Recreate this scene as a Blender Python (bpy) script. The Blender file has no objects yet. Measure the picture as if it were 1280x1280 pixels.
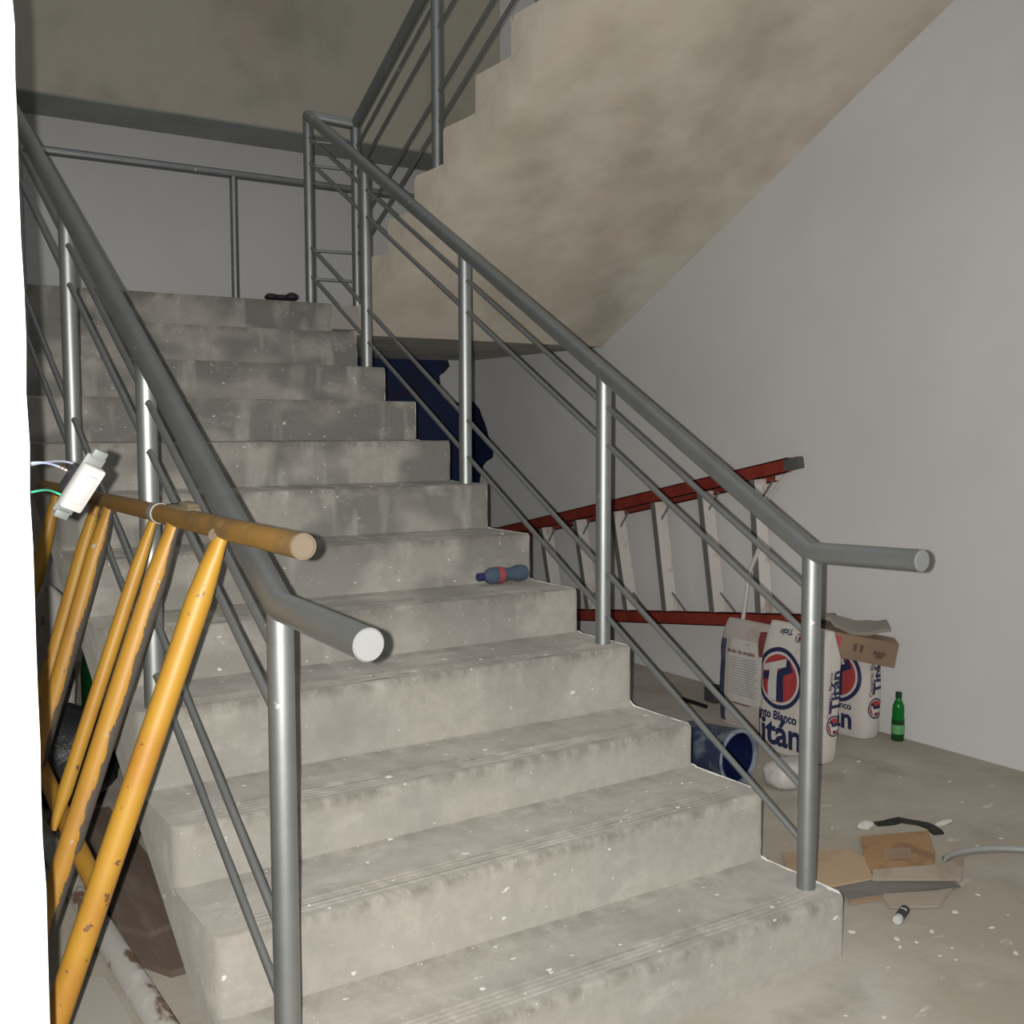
import bpy, bmesh, math, random
from mathutils import Vector, Matrix, noise
random.seed(7)
S = bpy.context.scene
COL = S.collection
V = Vector
R = 0.175; T = 0.3075; W = 1.652          # riser, tread, width of the lower flight
XW = 3.56; YB = 5.2                       # right wall, back wall
XL = 1.82                                 # inner edge of the upper flight

# ------------------------------------------------------------------ materials
def nodes(name):
    m = bpy.data.materials.new(name); m.use_nodes = True
    nt = m.node_tree; b = nt.nodes['Principled BSDF']
    return m, nt, b

def ramp(nt, fac, stops):
    r = nt.nodes.new('ShaderNodeValToRGB')
    e = r.color_ramp.elements
    while len(e) < len(stops): e.new(0.5)
    for i, (p, c) in enumerate(stops):
        e[i].position = p
        e[i].color = (c, c, c, 1) if isinstance(c, (int, float)) else (*c, 1)
    nt.links.new(fac, r.inputs[0]); return r.outputs[0]

def coords(nt, scale=(1, 1, 1)):
    tc = nt.nodes.new('ShaderNodeTexCoord'); mp = nt.nodes.new('ShaderNodeMapping')
    mp.inputs['Scale'].default_value = scale
    nt.links.new(tc.outputs['Object'], mp.inputs[0]); return mp.outputs[0]

def noise_fac(nt, scale, detail=4, rough=0.55, stretch=(1, 1, 1), dist=0.0):
    n = nt.nodes.new('ShaderNodeTexNoise')
    n.inputs['Scale'].default_value = scale; n.inputs['Detail'].default_value = detail
    n.inputs['Roughness'].default_value = rough; n.inputs['Distortion'].default_value = dist
    nt.links.new(coords(nt, stretch), n.inputs['Vector']); return n.outputs[0]

def mix(nt, fac, a, b, mode='MIX'):
    n = nt.nodes.new('ShaderNodeMix'); n.data_type = 'RGBA'; n.blend_type = mode
    for sock, v in ((0, fac), (6, a), (7, b)):
        if isinstance(v, (int, float)): n.inputs[sock].default_value = v
        elif isinstance(v, tuple): n.inputs[sock].default_value = (*v, 1)
        else: nt.links.new(v, n.inputs[sock])
    return n.outputs[2]

def bump(nt, b, h, strength=0.3, dist=0.01):
    n = nt.nodes.new('ShaderNodeBump'); n.inputs['Strength'].default_value = strength
    n.inputs['Distance'].default_value = dist
    nt.links.new(h, n.inputs['Height']); nt.links.new(n.outputs[0], b.inputs['Normal'])

def mat(name, base, rough=0.6, metal=0.0, spots=(), bmp=None, scraped=None, **kw):
    """spots: (colour, scale, lo, hi, stretch, strength) irregular marks with a shape of their own"""
    m, nt, b = nodes(name)
    c = base
    for s in spots:
        col, sc, lo, hi = s[:4]; st = s[4] if len(s) > 4 else (1, 1, 1); k = s[5] if len(s) > 5 else 1.0
        f = ramp(nt, noise_fac(nt, sc, 5, 0.6, st), [(lo, 0.0), (hi, k)])
        c = mix(nt, f, c, col)
    if scraped:                                            # paint scraped off along one side of a tube
        ge = nt.nodes.new('ShaderNodeTexCoord'); sp = nt.nodes.new('ShaderNodeSeparateXYZ')
        nt.links.new(ge.outputs['Normal'], sp.inputs[0])
        ma = nt.nodes.new('ShaderNodeMath'); ma.operation = 'MULTIPLY_ADD'; ma.inputs[1].default_value = 1.9
        nt.links.new(noise_fac(nt, 16, 6, 0.7, (1, 1, .4)), ma.inputs[0]); nt.links.new(sp.outputs[0], ma.inputs[2])
        c = mix(nt, ramp2(nt, ma.outputs[0], 1.17, 1.22), c, scraped)
    if isinstance(c, tuple): b.inputs['Base Color'].default_value = (*c, 1)
    else: nt.links.new(c, b.inputs['Base Color'])
    b.inputs['Roughness'].default_value = rough; b.inputs['Metallic'].default_value = metal
    for k, v in kw.items(): b.inputs[k.replace('_', ' ')].default_value = v
    if metal == 0.0 and rough >= 0.69: b.inputs['Diffuse Roughness'].default_value = kw_dr(name)
    if bmp: bump(nt, b, noise_fac(nt, bmp[0], 6, 0.65), bmp[1], bmp[2])
    return m

def kw_dr(name): return {'bare_cream_plaster': .9, 'dusty_floor': .4}.get(name, .35)

def concrete_stairs():
    m, nt, b = nodes('stair_concrete')
    c = mix(nt, ramp(nt, noise_fac(nt, 1.6, 4), [(0.35, 0.0), (0.65, 1.0)]), (0.41, 0.385, 0.335), (0.335, 0.318, 0.282))
    # damp blotches and trowel streaks
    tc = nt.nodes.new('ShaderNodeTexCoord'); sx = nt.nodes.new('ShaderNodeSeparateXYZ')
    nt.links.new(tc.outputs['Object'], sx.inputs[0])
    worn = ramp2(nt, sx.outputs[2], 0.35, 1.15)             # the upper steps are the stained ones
    def times(a, b2):
        n = nt.nodes.new('ShaderNodeMath'); n.operation = 'MULTIPLY'
        nt.links.new(a, n.inputs[0])
        if isinstance(b2, (int, float)): n.inputs[1].default_value = b2
        else: nt.links.new(b2, n.inputs[1])
        return n.outputs[0]
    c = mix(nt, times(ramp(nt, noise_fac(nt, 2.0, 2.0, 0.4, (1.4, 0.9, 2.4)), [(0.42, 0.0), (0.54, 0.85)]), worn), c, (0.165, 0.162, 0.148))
    c = mix(nt, times(ramp(nt, noise_fac(nt, 4.2, 2, 0.45, (2.4, 0.3, 0.6)), [(0.55, 0.0), (0.66, 0.65)]), worn), c, (0.46, 0.44, 0.385))
    c = mix(nt, ramp(nt, noise_fac(nt, 3.1, 4, 0.55, (1.0, 1.3, 1.6)), [(0.55, 0.0), (0.70, 0.35)]), c, (0.25, 0.24, 0.215))
    at = nt.nodes.new('ShaderNodeAttribute'); at.attribute_name = 'grime'
    c = mix(nt, times(at.outputs['Fac'], ramp(nt, noise_fac(nt, 17, 5, 0.7, (1, .6, .6)), [(0.38, 0.0), (0.60, 0.9)])), c, (0.15, 0.137, 0.11))
    c = mix(nt, ramp(nt, noise_fac(nt, 22, 5, 0.7), [(0.42, 0.25), (0.6, 0.0)]), c, (0.24, 0.225, 0.195))
    c = mix(nt, ramp(nt, noise_fac(nt, 5.5, 6, 0.7, (0.6, 1.7, 1.2)), [(0.56, 0.0), (0.70, 0.45)]), c, (0.50, 0.48, 0.43))
    # splashes of white plaster
    c = mix(nt, ramp(nt, noise_fac(nt, 30, 2, 0.4, (0.8, 1.3, 1.3)), [(0.735, 0.0), (0.755, 0.8)]), c, (0.72, 0.70, 0.66))
    c = mix(nt, ramp(nt, noise_fac(nt, 75, 2, 0.4), [(0.74, 0.0), (0.76, 0.7)]), c, (0.75, 0.73, 0.69))
    # ragged line of wall paint along the outer (right-hand) edge
    ad = nt.nodes.new('ShaderNodeMath'); ad.operation = 'MULTIPLY_ADD'
    ad.inputs[1].default_value = 0.045
    nt.links.new(noise_fac(nt, 14, 4, 0.6), ad.inputs[0]); nt.links.new(sx.outputs[0], ad.inputs[2])
    c = mix(nt, ramp2(nt, ad.outputs[0], W + 0.0130, W + 0.0150), c, (0.8, 0.79, 0.76))
    nt.links.new(c, b.inputs['Base Color']); b.inputs['Roughness'].default_value = 0.85; b.inputs['Diffuse Roughness'].default_value = 0.4
    bump(nt, b, noise_fac(nt, 40, 6, 0.7), 0.35, 0.006)
    return m

def ramp2(nt, val, lo, hi):
    n = nt.nodes.new('ShaderNodeMapRange'); n.inputs[1].default_value = lo; n.inputs[2].default_value = hi
    nt.links.new(val, n.inputs[0]); return n.outputs[0]

M = {}
M['stairs'] = concrete_stairs()
M['landing'] = mat('landing_concrete', (0.37, 0.35, 0.305), 0.85, spots=[((0.26, 0.25, 0.225), 3, 0.48, 0.62)], bmp=(40, 0.3, 0.006))
M['floor'] = mat('dusty_floor', (0.335, 0.30, 0.24), 0.85, spots=[
    ((0.41, 0.38, 0.33), 1.1, 0.45, 0.62), ((0.25, 0.225, 0.185), 2.3, 0.55, 0.7, (1, 1, 1), 0.7),
    ((0.62, 0.59, 0.54), 9, 0.66, 0.72, (0.6, 1.4, 1), 0.7), ((0.7, 0.68, 0.64), 34, 0.715, 0.735, (0.7, 1.2, 1), 0.8),
    ((0.10, 0.09, 0.08), 26, 0.735, 0.75, (1, 1, 1), 0.7)], bmp=(30, 0.35, 0.008))
M['wall'] = mat('white_wall_paint', (0.70, 0.685, 0.67), 0.7, spots=[
    ((0.64, 0.635, 0.625), 0.8, 0.4, 0.65), ((0.45, 0.43, 0.41), 42, 0.745, 0.765, (1, 1, 1), 0.6)], bmp=(25, 0.12, 0.004))
M['near_wall'] = mat('white_wall_plaster', (0.82, 0.82, 0.82), 0.7, bmp=(30, 0.15, 0.004))
M['soffit'] = mat('bare_cream_plaster', (0.53, 0.48, 0.395), 0.8, spots=[
    ((0.385, 0.34, 0.27), 0.9, 0.47, 0.62, (1, 1, 1), 0.9), ((0.63, 0.585, 0.50), 0.8, 0.54, 0.68, (1, 1, 1), 0.7),
    ((0.50, 0.42, 0.345), 1.3, 0.56, 0.74, (1, 1, 1), 0.6)], bmp=(9, 0.2, 0.01))
M['upper'] = mat('bare_olive_plaster', (0.43, 0.40, 0.32), 0.8, spots=[
    ((0.33, 0.305, 0.235), 1.1, 0.5, 0.64), ((0.42, 0.33, 0.26), 1.2, 0.56, 0.7, (1, 1, 1), 0.7)], bmp=(9, 0.2, 0.01))
M['silver'] = mat('silver_paint', (0.36, 0.375, 0.37), 0.47, 0.85, spots=[
    ((0.285, 0.30, 0.295), 9, 0.45, 0.7, (1, 1, 1), 0.6), ((0.72, 0.71, 0.68), 21, 0.70, 0.715, (1, 1, 1), 0.9)], bmp=(60, 0.08, 0.002))
M['steel_end'] = mat('bright_steel', (0.55, 0.55, 0.54), 0.6, 0.2)
M['cap'] = mat('bright_end_cap', (0.20, 0.20, 0.197), 0.75, 0.0)
M['yellow'] = mat('worn_yellow_paint', (0.38, 0.203, 0.021), 0.5, spots=[
    ((0.34, 0.155, 0.022), 5, 0.45, 0.65), ((0.13, 0.06, 0.03), 30, 0.645, 0.67), ((0.62, 0.58, 0.50), 31, 0.72, 0.735)])
M['yellow_worn'] = mat('scraped_yellow_paint', (0.40, 0.205, 0.025), 0.5, spots=[
    ((0.34, 0.165, 0.03), 5, 0.45, 0.65), ((0.12, 0.10, 0.08), 16, 0.64, 0.67, (1, 1, .5)), ((0.40, 0.37, 0.33), 27, 0.69, 0.71)], scraped=(0.085, 0.072, 0.06))
M['mustard'] = mat('dirty_mustard_paint', (0.27, 0.148, 0.036), 0.5, spots=[
    ((0.185, 0.115, 0.045), 6, 0.48, 0.62), ((0.38, 0.21, 0.04), 12, 0.6, 0.68), ((0.14, 0.08, 0.04), 30, 0.66, 0.7)])
M['weld'] = mat('rusty_bare_steel', (0.125, 0.095, 0.062), 0.75, 0.0, spots=[((0.12, 0.10, 0.06), 26, 0.5, 0.62)])
M['greyband'] = mat('pale_grey_metal', (0.34, 0.33, 0.30), 0.5, 0.3)
M['pipe'] = mat('chalky_grey_pipe', (0.42, 0.40, 0.36), 0.7, spots=[
    ((0.15, 0.095, 0.06), 6, 0.53, 0.58, (1.2, 0.6, 1)), ((0.55, 0.53, 0.49), 12, 0.55, 0.7)])
M['brown_board'] = mat('brown_board', (0.125, 0.092, 0.07), 0.85, spots=[((0.165, 0.13, 0.105), 5, 0.5, 0.65, (3, 0.4, 1))])
M['grey_board'] = mat('pale_grey_board', (0.36, 0.34, 0.30), 0.85, spots=[((0.22, 0.18, 0.14), 5, 0.60, 0.70)])
M['shade_infill'] = mat('brown_shade_infill', (0.15, 0.125, 0.10), 0.9, spots=[((0.11, 0.09, 0.07), 4, 0.5, 0.65)], bmp=(20, 0.3, 0.01))  # shade below the stairs put into a dark brown
M['blue_paint'] = mat('navy_wall_paint', (0.012, 0.022, 0.085), 0.5, spots=[((0.02, 0.018, 0.05), 5, 0.5, 0.65)])
M['red'] = mat('red_fibreglass', (0.30, 0.045, 0.03), 0.5, spots=[((0.45, 0.30, 0.26), 40, 0.70, 0.73, (1, 0.3, 1), 0.6), ((0.22, 0.03, 0.02), 6, 0.5, 0.65)])
M['alu'] = mat('dull_aluminium', (0.85, 0.81, 0.75), 0.4, 0.2, spots=[((0.5, 0.43, 0.36), 9, 0.55, 0.7)])
M['alu_dark_shaded'] = mat('dark_shaded_aluminium', (0.26, 0.25, 0.235), 0.5, 0.3)  # dark brace metal; on the tread flanges it paints in shade
M['rubber'] = mat('grey_rubber', (0.10, 0.10, 0.095), 0.8)
M['bag'] = mat('white_paper_sack', (0.58, 0.545, 0.50), 0.75, spots=[((0.50, 0.44, 0.38), 4, 0.5, 0.68)], bmp=(14, 0.4, 0.02))
M['bag_pink'] = mat('dusty_paper_sack', (0.47, 0.42, 0.375), 0.75, spots=[((0.40, 0.32, 0.27), 5, 0.5, 0.65)], bmp=(14, 0.4, 0.02))
M['shade_grey'] = mat('underside_shade_grey', (0.30, 0.305, 0.30), 0.8, spots=[((0.25, 0.255, 0.25), 2, 0.45, 0.65)])  # grey that holds the shade of the beam's underside
M['dark_block'] = mat('dark_block', (0.05, 0.05, 0.047), 0.8)
M['navy'] = mat('navy_print', (0.022, 0.027, 0.085), 0.6)
M['navy_dull'] = mat('faded_navy_print', (0.055, 0.07, 0.135), 0.65, spots=[((0.10, 0.11, 0.17), 12, 0.5, 0.65)])
M['redp'] = mat('red_print', (0.42, 0.055, 0.055), 0.6)
M['maroon'] = mat('maroon_print', (0.20, 0.05, 0.045), 0.65)
M['whitep'] = mat('white_print', (0.62, 0.60, 0.55), 0.65)
M['greyp'] = mat('grey_print', (0.34, 0.32, 0.32), 0.7)
M['purple'] = mat('purple_print', (0.14, 0.075, 0.12), 0.7)
M['lump'] = mat('white_plastic_sack', (0.56, 0.53, 0.49), 0.55, bmp=(8, 0.3, 0.02))
M['carton'] = mat('brown_carton', (0.30, 0.205, 0.135), 0.8, spots=[((0.24, 0.16, 0.105), 3, 0.45, 0.65)])
M['carton_tan'] = mat('tan_carton', (0.40, 0.285, 0.18), 0.8, spots=[((0.34, 0.235, 0.145), 4, 0.45, 0.65), ((0.6, 0.57, 0.52), 28, 0.72, 0.74)])
M['carton_rust'] = mat('rusty_brown_carton', (0.34, 0.205, 0.095), 0.8, spots=[((0.23, 0.135, 0.07), 9, 0.53, 0.64), ((0.6, 0.55, 0.48), 34, 0.72, 0.74)])
M['carton_grey'] = mat('grey_carton', (0.135, 0.12, 0.105), 0.8)
M['carton_pale'] = mat('pale_dusty_carton', (0.33, 0.285, 0.225), 0.85, spots=[((0.27, 0.21, 0.16), 6, 0.5, 0.65)])
M['print_brown'] = mat('brown_print', (0.13, 0.075, 0.05), 0.8)
M['flap'] = mat('grey_brown_carton', (0.27, 0.245, 0.205), 0.85)
M['bucket'] = mat('blue_plastic', (0.04, 0.055, 0.115), 0.4, spots=[((0.24, 0.26, 0.29), 9, 0.52, 0.66, (1, 1, 1), 0.8), ((0.65, 0.65, 0.64), 26, 0.70, 0.72)])
M['bucket_in'] = mat('dark_blue_plastic', (0.008, 0.014, 0.06), 0.3, spots=[((0.5, 0.5, 0.5), 22, 0.72, 0.74)])
M['bucket_rim'] = mat('splashed_blue_plastic', (0.27, 0.30, 0.34), 0.55, spots=[((0.12, 0.15, 0.25), 14, 0.5, 0.62)])
M['green'] = mat('green_plastic', (0.01, 0.22, 0.035), 0.12, Transmission_Weight=0.35, IOR=1.3)
M['green_liquid'] = mat('dark_green_drink', (0.006, 0.05, 0.012), 0.12)
M['green_cap'] = mat('dark_green_cap', (0.006, 0.045, 0.015), 0.35)
M['green_label'] = mat('pale_green_label', (0.12, 0.36, 0.14), 0.5)
M['clear_blue'] = mat('bluish_plastic', (0.11, 0.15, 0.21), 0.15, Transmission_Weight=0.35, IOR=1.25)
M['blue_cap'] = mat('dark_blue_cap', (0.02, 0.025, 0.10), 0.35)
M['red_label'] = mat('red_label', (0.36, 0.06, 0.06), 0.5)
M['black'] = mat('black_scrap', (0.012, 0.012, 0.012), 0.55)
M['black_bag'] = mat('black_plastic_bag', (0.035, 0.037, 0.04), 0.35, bmp=(10, 0.5, 0.03))
M['hose'] = mat('grey_hose', (0.42, 0.42, 0.41), 0.4, 0.4)
M['battery'] = mat('black_battery_sleeve', (0.02, 0.025, 0.025), 0.35)
M['chip'] = mat('white_plaster', (0.60, 0.57, 0.52), 0.85)
M['plate'] = mat('white_switch_plastic', (0.34, 0.325, 0.315), 0.5)
M['strap'] = mat('dusty_zinc', (0.20, 0.215, 0.20), 0.55, 0.5)
M['module'] = mat('black_module', (0.02, 0.02, 0.022), 0.5)
M['wire_blue'] = mat('pale_blue_wire', (0.42, 0.52, 0.72), 0.4)
M['wire_green'] = mat('green_wire', (0.05, 0.42, 0.25), 0.4)
M['wire_grey'] = mat('grey_wire', (0.22, 0.24, 0.30), 0.4)
M['copper'] = mat('bare_copper', (0.75, 0.40, 0.22), 0.35, 0.9)

# ------------------------------------------------------------------ helpers
def rootloc(p):
    v = V((0, 0, 0))
    while p is not None:
        v += p.location; p = p.parent
    return v

def obj(name, bm, m, parent=None, smooth=False, recalc=True):
    if recalc: bmesh.ops.recalc_face_normals(bm, faces=bm.faces)
    me = bpy.data.meshes.new(name)
    off = rootloc(parent)
    if parent is not None: bmesh.ops.translate(bm, verts=bm.verts, vec=-off)
    bm.to_mesh(me); bm.free()
    me.materials.append(M[m] if isinstance(m, str) else m)
    if smooth:
        for p in me.polygons: p.use_smooth = True
        try: me.set_sharp_from_angle(angle=math.radians(38))
        except Exception: pass
    o = bpy.data.objects.new(name, me); COL.objects.link(o)
    if parent is not None: o.parent = parent
    return o

def thing(name, label, cat, loc, group=None):
    o = bpy.data.objects.new(name, None); COL.objects.link(o); o.location = loc
    o.empty_display_size = 0.1
    o['label'] = label; o['category'] = cat
    if group: o['group'] = group
    return o

def tag(o, label, cat, group=None):
    o['label'] = label; o['category'] = cat
    if group: o['group'] = group
    return o

def struct(name, bm, m):
    o = obj(name, bm, m); o['kind'] = 'structure'; return o

def add_box(bm, lo, hi):
    g = bmesh.ops.create_cube(bm, size=1)
    c = [(a + b) / 2 for a, b in zip(lo, hi)]; s = [b - a for a, b in zip(lo, hi)]
    for v in g['verts']: v.co = V((v.co.x * s[0] + c[0], v.co.y * s[1] + c[1], v.co.z * s[2] + c[2]))
    return g['verts']

def box(lo, hi, bev=0.0):
    bm = bmesh.new(); add_box(bm, lo, hi)
    if bev: bmesh.ops.bevel(bm, geom=bm.edges[:], offset=bev, segments=2, affect='EDGES', profile=0.5)
    return bm

def obox(c, ax, ay, az, size, bev=0.0, bm=None):
    """box centred at c along the given axes"""
    b2 = bmesh.new(); add_box(b2, [-s / 2 for s in size], [s / 2 for s in size])
    if bev: bmesh.ops.bevel(b2, geom=b2.edges[:], offset=bev, segments=2, affect='EDGES', profile=0.5)
    for v in b2.verts: v.co = V(c) + ax * v.co.x + ay * v.co.y + az * v.co.z
    if bm is None: return b2
    me = bpy.data.meshes.new('tmp'); b2.to_mesh(me); b2.free(); bm.from_mesh(me); bpy.data.meshes.remove(me)
    return bm

def tube(pts, r, seg=20, bm=None, caps=True, flat=None):
    """mitred tube; r a number or one per point; flat: per point (wide, thin, thin axis) factors"""
    bm = bm or bmesh.new()
    pts = [V(p) for p in pts]; n = len(pts)
    rs = r if isinstance(r, (list, tuple)) else [r] * n
    d = [(pts[i + 1] - pts[i]).normalized() for i in range(n - 1)]
    up = V((0, 0, 1)) if abs(d[0].z) < 0.9 else V((0, 1, 0))
    a = d[0].cross(up).normalized(); b = a.cross(d[0]).normalized()
    rings = []
    for i in range(n):
        if i == 0: ax = d[0]
        elif i == n - 1: ax = d[-1]
        else: ax = (d[i - 1] + d[i]).normalized()
        dd = d[min(i, n - 2)]
        if i:
            q = d[i - 1].rotation_difference(dd); a2 = q @ a; b2 = q @ b
        else: a2, b2 = a, b
        ring = []
        base_d = d[i - 1] if i else d[0]; ba, bb = (a, b)
        for k in range(seg):
            t = 2 * math.pi * k / seg
            fa, fb = (flat[i] if flat else (1, 1))
            o = (ba * math.cos(t) * fa + bb * math.sin(t) * fb) * rs[i]
            if 0 < i < n - 1:                        # project along the incoming axis onto the mitre plane
                den = base_d.dot(ax)
                if abs(den) > 0.25: o = o - base_d * (o.dot(ax) / den)
            ring.append(bm.verts.new(pts[i] + o))
        rings.append(ring); a, b = a2, b2
    for i in range(n - 1):
        for k in range(seg):
            bm.faces.new((rings[i][k], rings[i][(k + 1) % seg], rings[i + 1][(k + 1) % seg], rings[i + 1][k]))
    if caps:
        bm.faces.new(rings[0][::-1]); bm.faces.new(rings[-1])
    return bm

def lathe(prof, c, axis, seg=28, bm=None, squash=None):
    """prof: (distance along axis, radius)"""
    bm = bm or bmesh.new(); axis = V(axis).normalized(); c = V(c)
    up = V((0, 0, 1)) if abs(axis.z) < 0.9 else V((1, 0, 0))
    a = axis.cross(up).normalized(); b = axis.cross(a).normalized()
    rings = []
    for h, r in prof:
        if r < 1e-5: rings.append([bm.verts.new(c + axis * h)]); continue
        rings.append([bm.verts.new(c + axis * h + (a * math.cos(2 * math.pi * k / seg) + b * math.sin(2 * math.pi * k / seg)) * r) for k in range(seg)])
    for p, q in zip(rings, rings[1:]):
        for k in range(seg):
            k2 = (k + 1) % seg
            if len(p) == 1 and len(q) == 1: continue
            if len(p) == 1: bm.faces.new((p[0], q[k2], q[k]))
            elif len(q) == 1: bm.faces.new((p[k], p[k2], q[0]))
            else: bm.faces.new((p[k], p[k2], q[k2], q[k]))
    return bm

def slab(poly, thick, bm=None):
    """thin solid sheet from 3D polygon points, thickness downwards"""
    bm = bm or bmesh.new(); n = len(poly)
    t = [bm.verts.new(V(p)) for p in poly]; b = [bm.verts.new(V(p) - V((0, 0, thick))) for p in poly]
    bm.faces.new(t); bm.faces.new(b[::-1])
    for i in range(n): bm.faces.new((t[i], b[i], b[(i + 1) % n], t[(i + 1) % n]))
    return bm

def prism_x(poly, x0, x1):
    bm = bmesh.new(); n = len(poly)
    a = [bm.verts.new((x0, y, z)) for y, z in poly]; b = [bm.verts.new((x1, y, z)) for y, z in poly]
    bm.faces.new(a); bm.faces.new(b[::-1])
    for i in range(n): bm.faces.new((a[i], b[i], b[(i + 1) % n], a[(i + 1) % n]))
    return bm

def text_bm(body, size, bold=0.0, align='CENTER', sub=True):
    cu = bpy.data.curves.new('t', 'FONT'); cu.body = body; cu.size = size; cu.offset = bold
    cu.align_x = align; cu.align_y = 'CENTER'; cu.resolution_u = 4
    o = bpy.data.objects.new('t', cu); COL.objects.link(o)
    dg = bpy.context.evaluated_depsgraph_get(); dg.update()
    me = bpy.data.meshes.new_from_object(o.evaluated_get(dg))
    bm = bmesh.new(); bm.from_mesh(me)
    bpy.data.objects.remove(o); bpy.data.curves.remove(cu); bpy.data.meshes.remove(me)
    bmesh.ops.remove_doubles(bm, verts=bm.verts, dist=1e-6)
    bmesh.ops.triangulate(bm, faces=bm.faces[:])
    if sub:
        for _ in range(5):
            es = [e for e in bm.edges if e.calc_length() > min(size * 0.25, 0.016)]
            if not es: break
            bmesh.ops.subdivide_edges(bm, edges=es, cuts=1)
            bmesh.ops.triangulate(bm, faces=bm.faces[:])
    return bm

# ------------------------------------------------------------------ setting
struct('floor', box((-4.5, -4.5, -0.12), (XW + 0.15, YB + 0.15, 0)), 'floor')
struct('wall_right', box((XW, -3.0, 0), (XW + 0.15, YB + 0.15, 6.2)), 'wall')
struct('wall_back', box((-1.4, YB, 0), (XW, YB + 0.15, 6.2)), 'wall')
struct('wall_upper', box((-1.4, 4.745, 3.335), (XW, YB, 6.2)), 'upper')
struct('underside_shade_strip', box((-1.4, 4.747, 3.325), (XW, YB, 3.335)), 'shade_grey')  # thin slab with the beam's underside shade painted in
struct('wall_left', box((-1.55, -0.27, 0), (-1.4, YB + 0.15, 6.2)), 'wall')

def near_wall():
    # end of the partition by the camera: rough plastered edge, built as a stack of slightly shifted courses
    bm = bmesh.new(); n = 70; xs = []
    y0, y1 = -0.42, -0.27
    rows = []
    for i in range(n + 1):
        z = 6.2 * i / n if i > 40 else 2.6 * i / 40
        if i > 40: z = 2.6 + 3.6 * (i - 40) / (n - 40)
        e = -0.453 + 0.0035 * noise.noise(V((0, 3.1, z * 9))) + 0.002 * noise.noise(V((5, 0, z * 31)))
        rows.append([bm.verts.new(p) for p in ((-4.5, y0, z), (e - 0.004, y0, z), (e, y0 + 0.004, z), (e, y1, z), (-4.5, y1, z))])
    for p, q in zip(rows, rows[1:]):
        for k in range(5): bm.faces.new((p[k], p[(k + 1) % 5], q[(k + 1) % 5], q[k]))
    bm.faces.new(rows[0][::-1]); bm.faces.new(rows[-1])
    return bm
struct('wall_front', near_wall(), 'near_wall')
struct('wall_understair_shade', prism_x([(1.35, 0), (1.35, 0.60), (3.5, 1.83), (3.5, 0)], 0.42, 0.52), 'shade_infill')  # dark brown surface carries the painted shade under the stairs

def navy_patch():
    # ragged painted area on the back wall under the landing, wrapping the corner on to the right wall
    bm = bmesh.new()
    prof = [(0.55, 3.56), (1.640, 3.56), (1.646, 3.452), (1.681, 3.348), (1.745, 3.281), (1.794, 3.315), (1.841, 3.302), (1.878, 3.357), (1.914, 3.385), (1.958, 3.378)]
    pts = []
    for (z0, x0), (z1, x1) in zip(prof, prof[1:]):
        for k in range(6):
            t = k / 6; z = z0 + (z1 - z0) * t; x = x0 + (x1 - x0) * t + (0.015 * noise.noise(V((z * 23, x0 * 9 + t * 3, 3))) if z0 > 1.6 else 0)
            pts.append((min(x, XW - 0.002), z))
    pts.append((3.378, 1.959))
    lo = [bm.verts.new((1.8, YB - 0.003, z)) for x, z in pts]; hi = [bm.verts.new((x, YB - 0.003, z)) for x, z in pts]
    lo2 = [bm.verts.new((1.8, YB, z)) for x, z in pts]; hi2 = [bm.verts.new((x, YB, z)) for x, z in pts]
    n = len(pts)
    for i in range(n - 1):
        bm.faces.new((lo[i], hi[i], hi[i + 1], lo[i + 1])); bm.faces.new((hi[i], hi2[i], hi2[i + 1], hi[i + 1]))
        bm.faces.new((lo[i], lo[i + 1], lo2[i + 1], lo2[i])); bm.faces.new((lo2[i], lo2[i + 1], hi2[i + 1], hi2[i]))
    # on the right wall
    prof2 = [(0.60, 0.06), (0.80, 0.09), (0.912, 0.129), (1.064, 0.153), (1.161, 0.189), (1.204, 0.246), (1.236, 0.336), (1.289, 0.347), (1.32, 0.31), (1.377, 0.281), (1.43, 0.262), (1.495, 0.226), (1.55, 0.18), (1.591, 0.158), (1.63, 0.10), (1.652, 0.066), (1.655, 0.0)]
    a = [bm.verts.new((XW - 0.003, YB, z)) for z, d in prof2]; b = [bm.verts.new((XW - 0.003, YB - d, z)) for z, d in prof2]
    c = [bm.verts.new((XW, YB - d, z)) for z, d in prof2]
    for i in range(len(prof2) - 1):
        bm.faces.new((a[i], a[i + 1], b[i + 1], b[i])); bm.faces.new((b[i], b[i + 1], c[i + 1], c[i]))
    return bm
struct('trim_1', navy_patch(), 'blue_paint')

# ------------------------------------------------------------------ stairs
DZ = {1: (0, -.004), 2: (.006, .022), 3: (-.02, -.022), 4: (.014, .007), 5: (0, -.01), 6: (0, -.008), 7: (0, -.002), 8: (0, -.003), 9: (0, -.003), 10: (0, -.009), 11: (0, .003), 12: (0, 0), 0: (0, 0)}
def dz(k, x): a, b = DZ[k]; return a + (b - a) * x / W

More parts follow.
